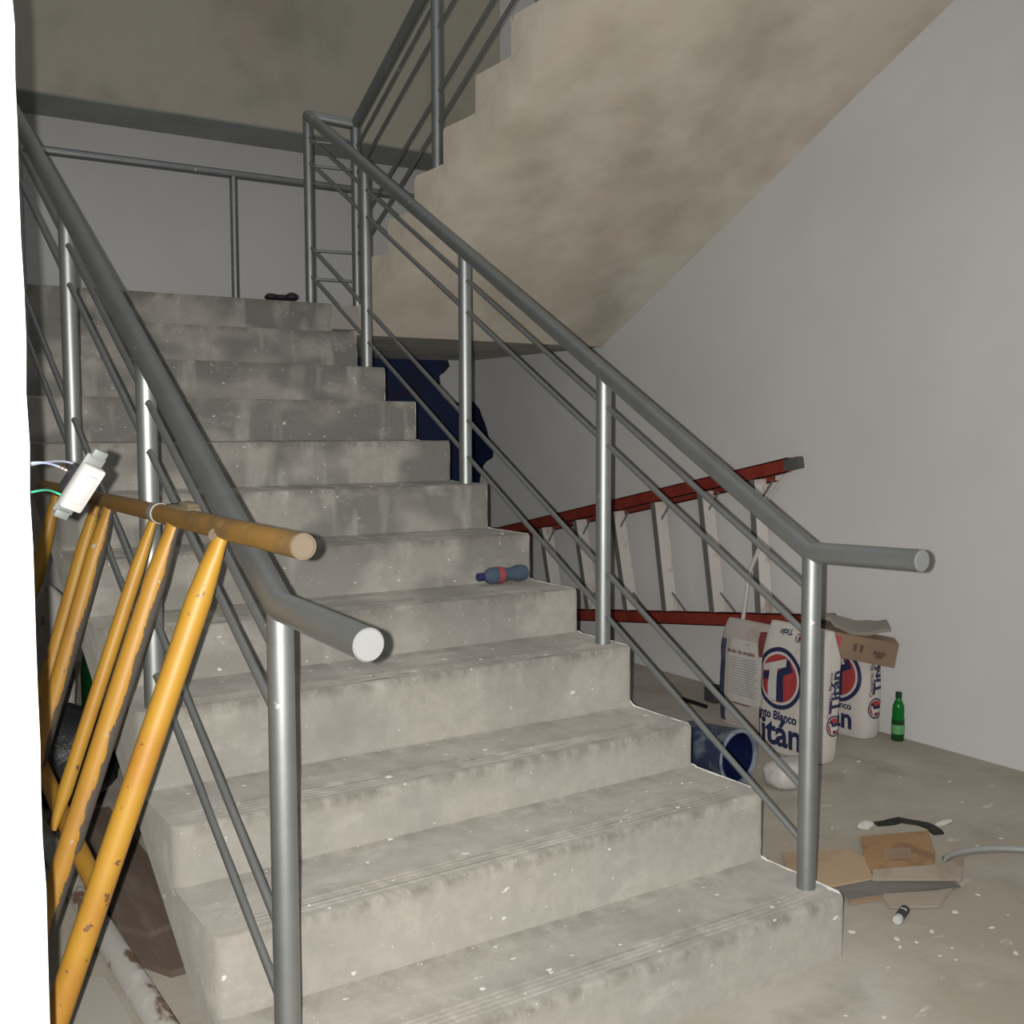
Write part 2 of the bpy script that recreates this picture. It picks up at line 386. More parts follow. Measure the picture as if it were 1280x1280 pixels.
def step_bm(k, x0, x1, mapf, ext=0.02, dzf=None, rough=0.0022, seed=0):
    dzf = dzf or (lambda k, x: 0.0)
    bm = bmesh.new(); n = 44; rn = 0.013; re = 0.03; gl = bm.verts.layers.float.new('grime')
    stations = [0, .004, .012, .022, .035, .10, .13] + [.13 + (x1 - x0 - .26) * i / n for i in range(1, n)] + \
               [x1 - x0 - .13, x1 - x0 - .10, x1 - x0 - .035, x1 - x0 - .022, x1 - x0 - .012, x1 - x0 - .004, x1 - x0]
    rows = []
    for s in stations:
        x = x0 + s
        e = min(s, x1 - x0 - s)                                  # distance from the open edge
        pull = re - math.sqrt(max(0, re * re - (re - e) ** 2)) if e < re else 0.0
        g = 1.0 if e > .115 else 0.0
        zb = R * (k - 1) + dzf(k - 1, x); zt = R * k + dzf(k, x)
        j = lambda a: rough * noise.noise(V((x * 7 + a * 13, k * 3.7 + a, seed)))
        j2 = rough * 1.3 * noise.noise(V((x * 31, k * 5.1, seed + 4)))
        p = [(pull, zb - .02), (pull, zb + .003), (pull + j(1), zb + .06), (pull + j(2), zt - rn - .02), (pull + j2, zt - rn)]
        for q in (25, 50, 75):
            t = math.radians(q); p.append((pull + j2 + rn - rn * math.cos(t), zt - rn + rn * math.sin(t) + j2 * .5))
        p.append((pull + rn + .002, zt + j(3) * .6))
        for gy in (.034, .052, .070, .088):
            d = .0045 * g * (0.75 + 0.5 * noise.noise(V((x * 5, gy * 90, k))))
            p += [(gy - .0045, zt), (gy - .0012, zt - d), (gy + .0012, zt - d), (gy + .0045, zt)]
        p += [(.16, zt + j(4)), (T - .012, zt + j(5)), (T, zt + .003), (T + ext, zt + .003)]
        rows.append([bm.verts.new(mapf(x, y, z)) for y, z in p])
        for i2, vv in enumerate(rows[-1]):
            # dirt ground into the nosing, the grooves and the inner corner
            vv[gl] = {3: .25, 4: .75, 5: .9, 6: .8, 7: .6, 8: .35}.get(i2, .45 if 9 <= i2 <= 24 and g else (.55 if i2 in (26, 27) else 0.0)) * (1.0 if e > .05 else .35)
    m = len(rows[0])
    for a, b in zip(rows, rows[1:]):
        for i in range(m): bm.faces.new((a[i], b[i], b[(i + 1) % m], a[(i + 1) % m]))
    bm.faces.new(rows[0]); bm.faces.new(rows[-1][::-1])
    return bm

st = thing('staircase', 'lower concrete stair flight rising from the floor to the landing, grooved dusty steps', 'stairs', (0, 0, 0))
for k in range(1, 13):
    obj('step', step_bm(k, 0, W, lambda x, y, z, k=k: (x, y + (k - 1) * T, z), 0.02 if k < 12 else 0.0, dz), 'stairs', st, True)
obj('waist_slab', prism_x([(0.012, 0), (0.03, -0.01 + .017), (11 * T + .3, 11.9 * R - .02), (11 * T + .3, 1.962), (3.69, 1.962), (0.249, 0)], 0.004, W - 0.004), 'stairs', st)

ld = bmesh.new()
add_box(ld, (0, 12 * T, 1.96), (XW, YB, 12 * R)); add_box(ld, (W + .001, 3.43, 1.975), (XL, 12 * T, 12 * R)); add_box(ld, (XL, 3.56, 1.96), (XW, 12 * T, 12 * R))
tag(obj('landing', ld, 'landing'), 'concrete landing slab where the two stair flights turn', 'landing')

UT, UR, UY, UZ = 0.285, 0.16, 3.385, 2.176
us = thing('staircase', 'upper concrete flight climbing toward the viewer, seen from below with cream plaster underside', 'stairs', (XL, UY, 2.1))
def umap(i): return lambda x, y, z: (x, UY - (i - 1) * UT - y * UT / T, UZ + z * UR / R)
for i in range(1, 13):
    obj('step', step_bm(i, XL, XW - .001, umap(i), seed=9, rough=.004), 'soffit', us, True)
def soffit():
    bm = bmesh.new()
    ys = [3.56 + (-0.75 - 3.56) * i / 40 for i in range(41)]; xs = [XL + .003 + (XW - .002 - XL - .003) * j / 16 for j in range(17)]
    def low(x, y):
        d = 3.56 - y; side = 1 - (x - XL) / (XW - XL)
        return 1.962 + .54 * d - .07 * min(1, d / .8) * side + .006 * noise.noise(V((x * 2.1, y * 2.1, 5)))
    def top(y): return UZ + UR / UT * (UY - y) - .005
    rows = [[bm.verts.new((x, y, low(x, y) if y < 3.559 else 1.962)) for x in xs] for y in ys]
    tops = [[bm.verts.new((x, y, min(top(y), 12 * UR + UZ - .01) if y < UY else 2.098)) for x in (xs[0], xs[-1])] for y in ys]
    for a, b in zip(rows, rows[1:]):
        for j in range(16): bm.faces.new((a[j], a[j + 1], b[j + 1], b[j]))
    for i in range(40):
        bm.faces.new((rows[i][0], rows[i + 1][0], tops[i + 1][0], tops[i][0]))
        bm.faces.new((rows[i][-1], tops[i][1], tops[i + 1][1], rows[i + 1][-1]))
        bm.faces.new((tops[i][0], tops[i + 1][0], tops[i + 1][1], tops[i][1]))
    bm.faces.new(rows[0] + tops[0][::-1]); bm.faces.new(rows[-1][::-1] + tops[-1])
    return bm
obj('waist_slab', soffit(), 'soffit', us, True)

# ------------------------------------------------------------------ railings
RH = 0.935; RR = 0.0285; PR = 0.0262; BR = 0.0088
BARH = (0.826, 0.70, 0.262, 0.112)
def post_bm(x, y, z0, z1): return tube([(x, y, z0), (x, y, z1)], PR, 24)
def weld(bm, p, r):
    bmesh.ops.create_icosphere(bm, subdivisions=2, radius=r, matrix=Matrix.Translation(p))
SL = 0.5735
def rail_z(y, y0): return R + RH + SL * (y - y0)

def lower_railing(root, x, y0, stub, yl, drop=.012):
    z0 = R + RH
    pts = [(x, y0 - stub, z0 + drop), (x, y0, z0), (x, yl, rail_z(yl, y0))]
    obj('handrail', tube(pts, RR, 26), 'silver', root, True)
    e = V(pts[0])
    obj('end_cap', lathe([(-.004, .0), (-.004, RR - .003), (0, RR - .001), (.002, RR - .002), (.002, 0)], e, (0, 1, 0), 26), 'cap', root, True)['label'] = 'bright round end cap'
    posts = []
    for k in (1, 4, 7, 10, 12):
        y = y0 + (k - 1) * T if k < 12 else yl
        z = R * k + dz(k, x) - .004
        obj('post', post_bm(x, y, z, rail_z(y, y0) - .008), 'silver', root, True)
        posts.append(y)
    for h in BARH:
        bm = tube([(x, y0, R + h), (x, yl, R + h + SL * (yl - y0))], BR, 12)
        for y in posts[1:-1]: weld(bm, (x, y - PR * .8, R + h + SL * (y - PR - y0)), BR * 1.2)
        obj('bar', bm, 'silver', root, True)
    return rail_z(yl, y0)

XR = 1.594; Y0 = 0.098; YL = 3.54
rr = thing('stair_railing', 'silver tube railing on the right of the stairs, doubling back up the upper flight', 'railing', (XR, Y0, R))
zt = lower_railing(rr, XR, Y0, 0.345, YL)
XU = 1.846; YU = 3.50; ZU = 3.062
obj('top_connector', tube([(XR, YL, zt), (XU, YU, ZU)], RR * .95, 22), 'silver', rr, True)
us_sl = 0.544
up_end = (XU, 0.4, ZU + us_sl * (YU - .4))
obj('handrail', tube([(XU, YU, ZU), up_end], RR, 24), 'silver', rr, True)
obj('post', post_bm(XU, YU, 2.1, ZU), 'silver', rr, True)
for k in (3, 6, 9):
    y = UY - (k - 1) * UT - .205
    obj('post', post_bm(XU, y, UZ + UR * k - .003, ZU + us_sl * (YU - y)), 'silver', rr, True)
for h in BARH:
    dzr = RH - h
    du = {BARH[0]: .125, BARH[1]: .265, BARH[2]: .55, BARH[3]: .69}[h]
    obj('bar', tube([(XU, YU, ZU - du), (XU, 0.4, up_end[2] - du)], BR, 12), 'silver', rr, True)
    obj('bar', tube([(XR, YL, ZU - dzr), (XU, YU, ZU - dzr)], BR, 12), 'silver', rr, True)

XLF = 0.058; YF = 0.055
lr = thing('stair_railing', 'silver tube railing on the left of the stairs behind the yellow frame', 'railing', (XLF, YF, R))
lower_railing(lr, XLF, YF, 0.39, 3.50, -.010)

gr = thing('landing_railing', 'single grey guard rail across the far side of the upper landing', 'railing', (1.66, 4.81, 2.1))
obj('handrail', tube([(0.1, 4.81, 3.03), (XW, 4.81, 3.03)], 0.026, 22), 'silver', gr, True)
for x in (0.22, 1.625, 3.05): obj('post', tube([(x, 4.81, 2.1), (x, 4.81, 3.02)], 0.024, 20), 'silver', gr, True)

# ------------------------------------------------------------------ yellow scaffold frame leaning on the left railing
LEAN = 0.346; FX = -0.0086; FZ = 1.2547
def fp(y, z, lean=LEAN): return V((FX - lean * (FZ - z), y, z))
sf = thing('scaffold_frame', 'worn yellow tubular scaffold frame leaning against the left stair railing', 'scaffold frame', (-0.44, 0.6, 0))
TR = 0.0225
obj('top_tube', tube([fp(-.228, FZ), fp(0.62, FZ)], TR, 26), 'mustard', sf, True)
obj('top_tube', tube([fp(0.62, FZ), fp(2.1, FZ)], TR * .93, 24), 'mustard', sf, True)
obj('end_plug', lathe([(0, 0), (-.001, TR - .0035), (-.006, TR - .003), (-.006, TR - .0005), (.004, TR - .0002), (.004, 0)], fp(-.228, FZ) , (0, 1, 0), 24), 'weld', sf, True)
cb = bmesh.new()
tube([fp(.625, FZ), fp(.66, FZ)], TR * 1.09, 24, cb)
obj('collar', cb, 'greyband', sf, True)['label'] = 'pale grey metal collar'
bk = obox(fp(.47, FZ + .019), V((0, 1, 0)), V((1, 0, 0)), V((0, 0, 1)), (.17, .032, .018), .006)
obox(fp(.43, FZ + .027), V((0, 1, .1)).normalized(), V((1, 0, 0)), V((0, -.1, 1)).normalized(), (.07, .028, .018), .007, bk)
for v in bk.verts: v.co += noise.noise_vector(v.co * 60) * .003
obj('bracket', bk, 'weld', sf, True)
nrm = V((-1, 0, LEAN)).normalized() * -1
leg_list = [(.178, .0252, 'yellow', 0.013, .375), (.503, .0250, 'yellow_worn', 0.013, .350), (.668, .0165, 'yellow', .545, .350), (1.113, .0245, 'yellow_worn', 0.013, .305), (1.265, .0205, 'yellow', 0.013, .300), (1.84, .022, 'yellow', .90, .25)]
for y, r, m, zl, le in leg_list:
    zs = [FZ - .012, FZ - .035, FZ - .075, FZ - .14, zl + .08, zl]
    flat = [(.62, 1.0), (.60, 1.0), (.80, 1.0), (1, 1), (1, 1), (1, 1)]
    if zl > .1: flat[-1] = (.5, 1.0)
    obj('leg', tube([fp(y, z, le) for z in zs], r, 22, flat=flat), m, sf, True)
obj('rung', tube([fp(.34, .53, .368) + V((.042, 0, -.012)), fp(.668, .55, .35) + V((.030, 0, -.008)), fp(1.6, .55, .27) + V((.03, 0, 0))], .0195, 18), 'yellow', sf, True)
bo = lathe([(0, .0), (0, .0135), (.004, .0135), (.004, .006), (.007, .005), (.007, 0)], fp(.18, FZ - .012) + V((-.014, -.012, .0)), (-0.55, -0.83, 0), 20)
obj('bolt', bo, 'weld', sf, True)

# ------------------------------------------------------------------ dangling wall switch
fwd = V((.545, .839, 0)); rgt = V((.839, -.545, 0)); upv = V((0, 0, 1))
SWC = V((-.3640, -.285, 1.366))
Lx = (rgt * .56 + upv * .83).normalized()
Nn = (rgt * .60 - upv * .42 - fwd * .68); Nn = (Nn - Lx * Nn.dot(Lx)).normalized()
Wd = Lx.cross(Nn).normalized()
sw = thing('light_switch', 'white wall switch hanging by its wires from the near wall end', 'switch', SWC)
obj('cover_plate', obox(SWC, Lx, Wd, Nn, (.072, .034, .016), .004), 'plate', sw, True)
obj('rocker', obox(SWC + Nn * .0085, Lx, Wd, Nn, (.046, .018, .006), .002), 'plate', sw, True)
sb = obox(SWC - Nn * .011, Lx, Wd, Nn, (.096, .030, .004), .0012)
obox(SWC - Nn * .009 + Lx * .052, Lx, Wd, Nn, (.014, .022, .009), .002, sb)
obox(SWC - Nn * .009 - Lx * .050, Lx, Wd, Nn, (.012, .022, .009), .002, sb)
obj('mounting_strap', sb, 'strap', sw, True)
obj('switch_body', obox(SWC - Nn * .025, Lx, Wd, Nn, (.042, .026, .024), .003), 'module', sw, True)
bp = SWC - Nn * .03
def bez(a, b, c, d, n=14):
    a, b, c, d = map(V, (a, b, c, d))
    return [a * (1 - t) ** 3 + b * 3 * t * (1 - t) ** 2 + c * 3 * t * t * (1 - t) + d * t ** 3 for t in [i / n for i in range(n + 1)]]
wx = -.451
for nm, m, a, e in (('wire', 'wire_blue', (wx, -.33, 1.402), bp + Lx * .004 - Nn * .006), ('wire', 'wire_grey', (wx, -.32, 1.398), bp + Lx * .02), ('wire', 'wire_green', (wx, -.33, 1.362), bp - Lx * .028 + Nn * .01)):
    a = V(a); bm = tube(bez(a, a + V((.035, 0, .006)), e - rgt * .03 + upv * .015, e), .0016, 8)
    wo = obj(nm, bm, m, sw, True); wo['label'] = {'wire_blue': 'pale blue wire with bare copper end', 'wire_grey': 'grey wire', 'wire_green': 'green wire'}[m]
    if m == 'wire_blue':
        c = bez(a, a + V((.035, 0, .006)), e - rgt * .03 + upv * .015, e)
        cop = bmesh.new()
        for i in range(10, 15): bmesh.ops.create_icosphere(cop, subdivisions=2, radius=.0026, matrix=Matrix.Translation(c[i]))
        obj('copper_end', cop, 'copper', wo, True)

# ------------------------------------------------------------------ red step ladder against the right wall
ldr = thing('step_ladder', 'red step ladder with aluminium treads lying on its side along the right wall', 'ladder', (3.42, 3.3, 0))
def zt_(y): return 1.277 - .2045 * (y - 1.80)
def zb_(y): return .487 - .125 * (y - 1.80)
LX0 = 3.40
def rail(ya, yb, fz, x0, h, w):
    bm = bmesh.new(); n = 10
    # C channel: web plus two flanges
    for (xa, xb, za, zb) in ((x0, x0 + .006, -h / 2, h / 2), (x0, x0 + w, h / 2 - .006, h / 2), (x0, x0 + w, -h / 2, -h / 2 + .006)):
        vs = []
        for y in (ya, yb):
            z = fz(y); vs.append([bm.verts.new(p) for p in ((xa, y, z + za), (xb, y, z + za), (xb, y, z + zb), (xa, y, z + zb))])
        a, b = vs
        for i in range(4): bm.faces.new((a[i], a[(i + 1) % 4], b[(i + 1) % 4], b[i]))
        bm.faces.new(a[::-1]); bm.faces.new(b)
    return bm
YE = 4.72
obj('side_rail', rail(1.86, YE, zt_, LX0, .074, .034), 'red', ldr)
obj('side_rail', rail(1.62, YE, zb_, LX0, .074, .034), 'red', ldr)
obj('rear_rail', rail(2.02, YE - .1, lambda y: zt_(y) - .034, LX0 + .085, .05, .028), 'red', ldr)
obj('rear_rail', rail(1.75, YE - .1, lambda y: zb_(y) - .015, LX0 + .085, .05, .028), 'red', ldr)
ft = bmesh.new(); d = V((0, -1, .2045)).normalized()
obox((LX0 + .016, 1.83, zt_(1.83)), V((1, 0, 0)), d, V((1, 0, 0)).cross(d), (.046, .10, .06), .008, ft)
obj('foot', ft, 'rubber', ldr, True)
ft = bmesh.new(); d2 = V((0, -1, .125)).normalized()
obox((LX0 + .016, 1.60, zb_(1.60)), V((1, 0, 0)), d2, V((1, 0, 0)).cross(d2), (.046, .09, .084), .008, ft)
obj('foot', ft, 'rubber', ldr, True)
treads = [(2.13, 2.06), (2.52, 2.40), (2.90, 2.76), (3.28, 3.08), (3.66, 3.42), (4.04, 3.80), (4.40, 4.18)]
treads = [(2.08, 2.02), (2.47, 2.36), (2.86, 2.75), (3.24, 3.10), (3.62, 3.48), (4.00, 3.86), (4.38, 4.24)]
for ya, yb in treads:
    pt = V((0, ya, zt_(ya) - .036)); pb = V((0, yb, zb_(yb) + .036))
    ax = (pt - pb).normalized(); ln = (pt - pb).length; c = (pt + pb) / 2; n_ = V((0, -ax.z, ax.y)); n_ = n_ if n_.y < 0 else -n_
    bm = bmesh.new(); X = V((1, 0, 0))
    obox(c + X * (LX0 + .043), X, ax, n_, (.082, ln, .005), 0, bm)             # ribbed tread
    for q in (-.03, -.015, 0, .015, .03): obox(c + X * (LX0 + .043 + q) + n_ * .0028, X, ax, n_, (.007, ln, .0012), 0, bm)
    obox(c + X * (LX0 + .082) - n_ * .014, X, ax, n_, (.004, ln, .028), 0, bm)
    tr = obj('tread', bm, 'alu', ldr)
    bm = obox(c + X * (LX0 + .002) - n_ * .020, X, ax, n_, (.004, ln, .038))
    fl = obj('front_flange', bm, 'alu_dark_shaded', tr)  # darkness of the grazing light put into the flange colour
    obj('brace', tube([V((LX0 + .04, ya - .09, zt_(ya) - .04)), V((LX0 + .04, ya - .005, zt_(ya) - .15))], .006, 8), 'alu_dark_shaded', ldr)
    obj('brace', tube([V((LX0 + .04, yb - .13, zb_(yb) + .04)), V((LX0 + .04, yb - .005, zb_(yb) + .14))], .006, 8), 'alu_dark_shaded', ldr)
bm = bmesh.new()
tube([V((LX0 + .03, 1.86, zt_(1.86) - .02)), V((LX0 + .05, 2.06, zt_(2.06) - .17))], .010, 10, bm)
obj('brace', bm, 'alu', ldr)
bm = tube([V((LX0 - .006, 2.14, zb_(2.14) + .0)), V((LX0 - .006, 2.10, .70)), V((LX0 - .004, 2.02, .86))], .011, 10)
obj('spreader', bm, 'alu', ldr)
obj('top_cap', box((LX0 - .01, YE, zb_(YE) - .07), (LX0 + .14, YE + .06, zt_(YE) + .05), .012), 'rubber', ldr, True)

# ------------------------------------------------------------------ cement bags
class Bag:
    """upright paper sack, front towards -X; s runs along the perimeter from the middle of the front to its right (-Y)"""
    def __init__(s, cx, cy, a, b, h, seed=0, lean=(0, 0), pinch=.82, slump=0.0):
        s.cx, s.cy, s.a, s.b, s.h, s.seed, s.lean, s.pinch, s.slump = cx, cy, a, b, h, seed, lean, pinch, slump
    def sect(s, v):
        t = v / s.h
        ka = 1.0; kb = 1.0
        if t < .10: q = (1 - t / .10); ka -= .07 * q * q; kb -= .12 * q * q
        if t > s.pinch:
            q = (t - s.pinch) / (1 - s.pinch); kb *= max(.16, math.cos(q * 1.42) ** .8); ka *= 1 - .05 * q
        bul = 1 + .07 * math.sin(math.pi * min(1, t / .9))
        return s.a * ka, s.b * kb * bul
    def table(s, v):
        a, b = s.sect(v); n = 4.2; pts = []
        for i in range(121):
            th = -math.pi + 2 * math.pi * i / 120
            c, q = math.cos(th), math.sin(th)
            u = a * math.copysign(abs(q) ** (2 / n), q); w = b * math.copysign(abs(c) ** (2 / n), c)
            pts.append((u, w))
        ls = [0]
        for p, q in zip(pts, pts[1:]): ls.append(ls[-1] + math.hypot(q[0] - p[0], q[1] - p[1]))
        return pts, ls
    def world(s, u, w, v, off=0):
        t = v / s.h
        x = s.cx - w + s.lean[0] * t; y = s.cy - u + s.lean[1] * t
        p = V((x, y, v * (1 - s.slump * (0.5 + u / (2 * s.a)) * max(0, t - .5) * 2)))
        nz = noise.noise(V((u * 9 + s.seed, v * 9, w * 9))) * .006 + noise.noise(V((u * 24 + s.seed, v * 20, w * 24))) * .0025
        r = V((-w, -u, 0)); r = r.normalized() if r.length > 1e-6 else V((0, 0, 1))
        return p + r * nz
    def at(s, arc, v, off=.002):
        v = max(.0, min(s.h * .995, v)); pts, ls = s.table(v); mid = ls[60]
        L = arc + mid
        for i in range(120):
            if ls[i + 1] >= L or i == 119:
                k = (L - ls[i]) / max(1e-9, ls[i + 1] - ls[i])
                u = pts[i][0] + (pts[i + 1][0] - pts[i][0]) * k; w = pts[i][1] + (pts[i + 1][1] - pts[i][1]) * k
                tu = V((pts[i + 1][0] - pts[i][0], pts[i + 1][1] - pts[i][1])); break
        n = V((-tu.y, tu.x)).normalized()            # outward in (u, w)
        if n.dot(V((u, w))) < 0: n = -n
        p = s.world(u, w, v)
        return p + V((-n.y, -n.x, 0)) * off
    def body(s):
        bm = bmesh.new(); vs = [0, .004, .012, .03] + [s.h * i / 26 for i in range(2, 27)]; rings = []
        for v in vs:
            pts, ls = s.table(v)
            k = .93 if v == 0 else 1
            rings.append([bm.verts.new(s.world(u * k, w * k, v)) for u, w in pts[:-1]])
        n = len(rings[0])
        for a, b in zip(rings, rings[1:]):
            for i in range(n): bm.faces.new((a[i], a[(i + 1) % n], b[(i + 1) % n], b[i]))
        bm.faces.new(rings[0][::-1]); bm.faces.new(rings[-1])
        return bm
    def wrap(s, bm, arc, v, rot=0.0, off=.002, sx=1.0):
        """flat (x right, y up) mesh on to the sack at (arc, v)"""
        c, q = math.cos(rot), math.sin(rot)
        for vt in bm.verts:
            x, y = vt.co.x * sx, vt.co.y
            vt.co = s.at(arc + x * c - y * q, v + x * q + y * c, off)
        return bm

def flat_poly(poly, sub=.012):
    bm = bmesh.new(); bm.faces.new([bm.verts.new((x, y, 0)) for x, y in poly]); bmesh.ops.triangulate(bm, faces=bm.faces[:])
    for _ in range(5):
        es = [e for e in bm.edges if e.calc_length() > sub * 1.6]
        if not es: break
        bmesh.ops.subdivide_edges(bm, edges=es, cuts=1); bmesh.ops.triangulate(bm, faces=bm.faces[:])
    return bm
def ring_poly(r0, r1, n=48, rings=3):
    bm = bmesh.new(); rs = []
    for j in range(rings + 1):
        r = r0 + (r1 - r0) * j / rings
        rs.append([bm.verts.new((r * math.cos(2 * math.pi * i / n), r * math.sin(2 * math.pi * i / n), 0)) for i in range(n)])
    for a, b in zip(rs, rs[1:]):
        for i in range(n): bm.faces.new((a[i], a[(i + 1) % n], b[(i + 1) % n], b[i]))
    return bm

def emblem(bag, root, arc, v, r, rot=0.0, parent_name='emblem'):
    e = obj(parent_name, bag.wrap(ring_poly(r * .86, r), arc, v, rot, .0026), 'navy', root, recalc=False)
    obj('emblem_disc', bag.wrap(ring_poly(0.001, r * .775, 40, 6), arc, v, rot, .0026), 'redp', e, recalc=False)
    k = r
    sh = [(-.10 * k, -.74 * k), (.22 * k, -.74 * k), (.22 * k, .12 * k), (.60 * k, .30 * k), (.44 * k, .64 * k), (.20 * k, .66 * k), (.10 * k, .3 * k), (-.10 * k, .2 * k)]
    obj('emblem_shadow', bag.wrap(flat_poly(sh, r * .22), arc, v, rot, .0034), 'navy', e, recalc=False)
    sh2 = [(-.72 * k, .16 * k), (-.42 * k, .16 * k), (-.42 * k, -.10 * k), (-.66 * k, -.14 * k)]
    obj('emblem_shadow', bag.wrap(flat_poly(sh2, r * .22), arc, v, rot, .0034), 'navy', e, recalc=False)
    t = [(-.42 * k, -.66 * k), (-.06 * k, -.76 * k), (-.06 * k, .30 * k), (.30 * k, .42 * k), (.30 * k, .68 * k), (-.66 * k, .36 * k), (-.72 * k, .14 * k), (-.42 * k, .20 * k)]
    obj('emblem_letter', bag.wrap(flat_poly(t, r * .22), arc, v, rot, .0042), 'whitep', e, recalc=False)
    return e

def word(bag, root, body, size, arc, v, rot, m, bold=.03, sx=1.0):
    return obj('lettering', bag.wrap(text_bm(body, size, bold * size), arc, v, rot, .0036, sx), m, root, recalc=False)

# front bag
bf = Bag(2.957, 1.365, .185, .074, .575, 1, (0.02, 0.0), .76)
b1 = thing('cement_bag', 'white cement bag nearest the stairs, big round T emblem, behind the right newel post', 'bag', (2.955, 1.345, 0), 'cement bags by the right wall')
obj('sack', bf.body(), 'bag', b1, True)
emblem(bf, b1, -.05, .34, .138)
word(bf, b1, 'Cemento Blanco', .054, -.105, .172, 0, 'navy', .04, .92)
word(bf, b1, 'Titán', .168, -.075, .092, 0, 'navy', .028, .98)
side = .185 + .066
word(bf, b1, 'Titán', .088, side + .006, .315, math.pi / 2, 'navy', .035)
word(bf, b1, 'Cemento Blanco', .030, side - .030, .30, math.pi / 2, 'purple', .02)
emblem(bf, b1, side + .0, .165, .046, math.pi / 2)
word(bf, b1, 'Titán', .034, -.05, .545, math.pi + .12, 'navy', .03)
emblem(bf, b1, .03, .53, .02)
# right bag, under the open carton
br = Bag(3.425, 1.495, .17, .070, .43, 5, (0, 0), .84)
b2 = thing('cement_bag', 'white cement bag at the back beside the green bottle, carton lying on top', 'bag', (3.425, 1.495, 0), 'cement bags by the right wall')
obj('sack', br.body(), 'bag', b2, True)
emblem(br, b2, .02, .29, .13)
word(br, b2, 'Cemento Blanco', .045, -.05, .148, 0, 'navy', .03)
word(br, b2, 'Titán', .135, -.03, .085, 0, 'navy', .03, .98)
side = .165 + .064
word(br, b2, 'Titán', .088, side + .016, .305, math.pi / 2, 'navy', .035)
word(br, b2, 'Cemento Blanco', .030, side - .032, .305, math.pi / 2, 'purple', .02)
emblem(br, b2, side + .0, .145, .048, math.pi / 2)
# left bag, showing the printed back
bl = Bag(3.10, 1.775, .182, .070, .515, 9, (0.01, 0), .80)
b3 = thing('cement_bag', 'dusty cement bag at the left, turned to show its blue strip and small print', 'bag', (3.10, 1.775, 0), 'cement bags by the right wall')
obj('sack', bl.body(), 'bag_pink', b3, True)
obj('blue_strip', bl.wrap(flat_poly([(-.05, -.215), (.032, -.215), (.032, .19), (-.05, .19)], .03), -.152, .235, 0, .002), 'navy_dull', b3, recalc=False)
obj('text_panel', bl.wrap(flat_poly([(-.10, -.14), (.12, -.14), (.12, .165), (-.10, .165)], .03), .01, .27, 0, .0018), 'whitep', b3, recalc=False)
word(bl, b3, 'Modo de empleo', .026, -.015, .375, 0, 'maroon', .03)
tl = bmesh.new(); v = .345; random.seed(3)
while v > .16:
    x1 = random.uniform(.075, .10); q = flat_poly([(-.085, -.0022), (x1, -.0022), (x1, .0022), (-.085, .0022)], .03); bl.wrap(q, .0, v, 0, .003)
    me = bpy.data.meshes.new('q'); q.to_mesh(me); q.free(); tl.from_mesh(me); bpy.data.meshes.remove(me); v -= .0125
obj('small_print', tl, 'greyp', b3, recalc=False)
obj('red_line', bl.wrap(flat_poly([(-.06, -.003), (.05, -.003), (.05, .003), (-.06, .003)], .03), .0, .125, 0, .002), 'maroon', b3, recalc=False)
obj('printed_fold', bl.wrap(flat_poly([(-.03, -.06), (.012, -.05), (-.01, .06), (-.05, .055)], .02), .13, .43, 0, .003), 'maroon', b3, recalc=False)

# ------------------------------------------------------------------ carton lying on the bags
cx = V((.70, -.714, -.16)).normalized(); cy = V((.714, .70, 0)).normalized(); cz = cx.cross(cy).normalized()
if cz.z < 0: cz = -cz
cc = V((3.335, 1.395, .446))
ct = thing('carton', 'torn brown cardboard carton lying tilted on top of the cement bags', 'carton', (cc.x, cc.y, .42))
bm = obox(cc, cx, cy, cz, (.40, .15, .115), .004)
obj('body', bm, 'carton', ct)
def on_face(px, pz, w, h, m, name, k=0):
    obj(name, obox(cc + cx * px - cy * .0755 + cz * pz, cx, cy, cz, (w, .002, h)), m, ct)
on_face(-.115, .005, .13, .075, 'redp', 'red_print')
for q in (-.018, .018): on_face(.03 + q * .8, .004, .016, .036, 'print_brown', 'dark_print')
on_face(.125, -.004, .055, .018, 'print_brown', 'dark_print'); on_face(.125, -.019, .03, .016, 'print_brown', 'dark_print')
fl = bmesh.new(); rows = []
for i in range(19):
    t = i / 18; row = []
    for j in range(6):
        q = j / 5
        p = cc + cx * (-.20 + .37 * t) + cy * (-.085 + .16 * q) + V((0, 0, .100 + .018 * math.sin(t * 7.5) * (1 - q * .4) + .012 * noise.noise(V((t * 5, q * 3, 1))) + .028 * t - .02 * (1 - q) * (t > .3)))
        row.append(p)
    rows.append(row)
top = [[fl.verts.new(p) for p in r] for r in rows]; bot = [[fl.verts.new(p - V((0, 0, .016))) for p in r] for r in rows]
for A, flip in ((top, 0), (bot, 1)):
    for a, b in zip(A, A[1:]):
        for j in range(5):
            f = (a[j], a[j + 1], b[j + 1], b[j]); fl.faces.new(f[::-1] if flip else f)
for i in range(18):
    fl.faces.new((top[i][0], top[i + 1][0], bot[i + 1][0], bot[i][0])); fl.faces.new((top[i][5], bot[i][5], bot[i + 1][5], top[i + 1][5]))
fl.faces.new(top[0][::-1] + bot[0]); fl.faces.new(top[-1] + bot[-1][::-1])
obj('flap', fl, 'flap', ct, True)
obj('inner_flap', obox(cc + cx * -.17 + cy * .02 + cz * .105, cx, cy, cz, (.13, .13, .012), .004), 'carton_grey', ct)

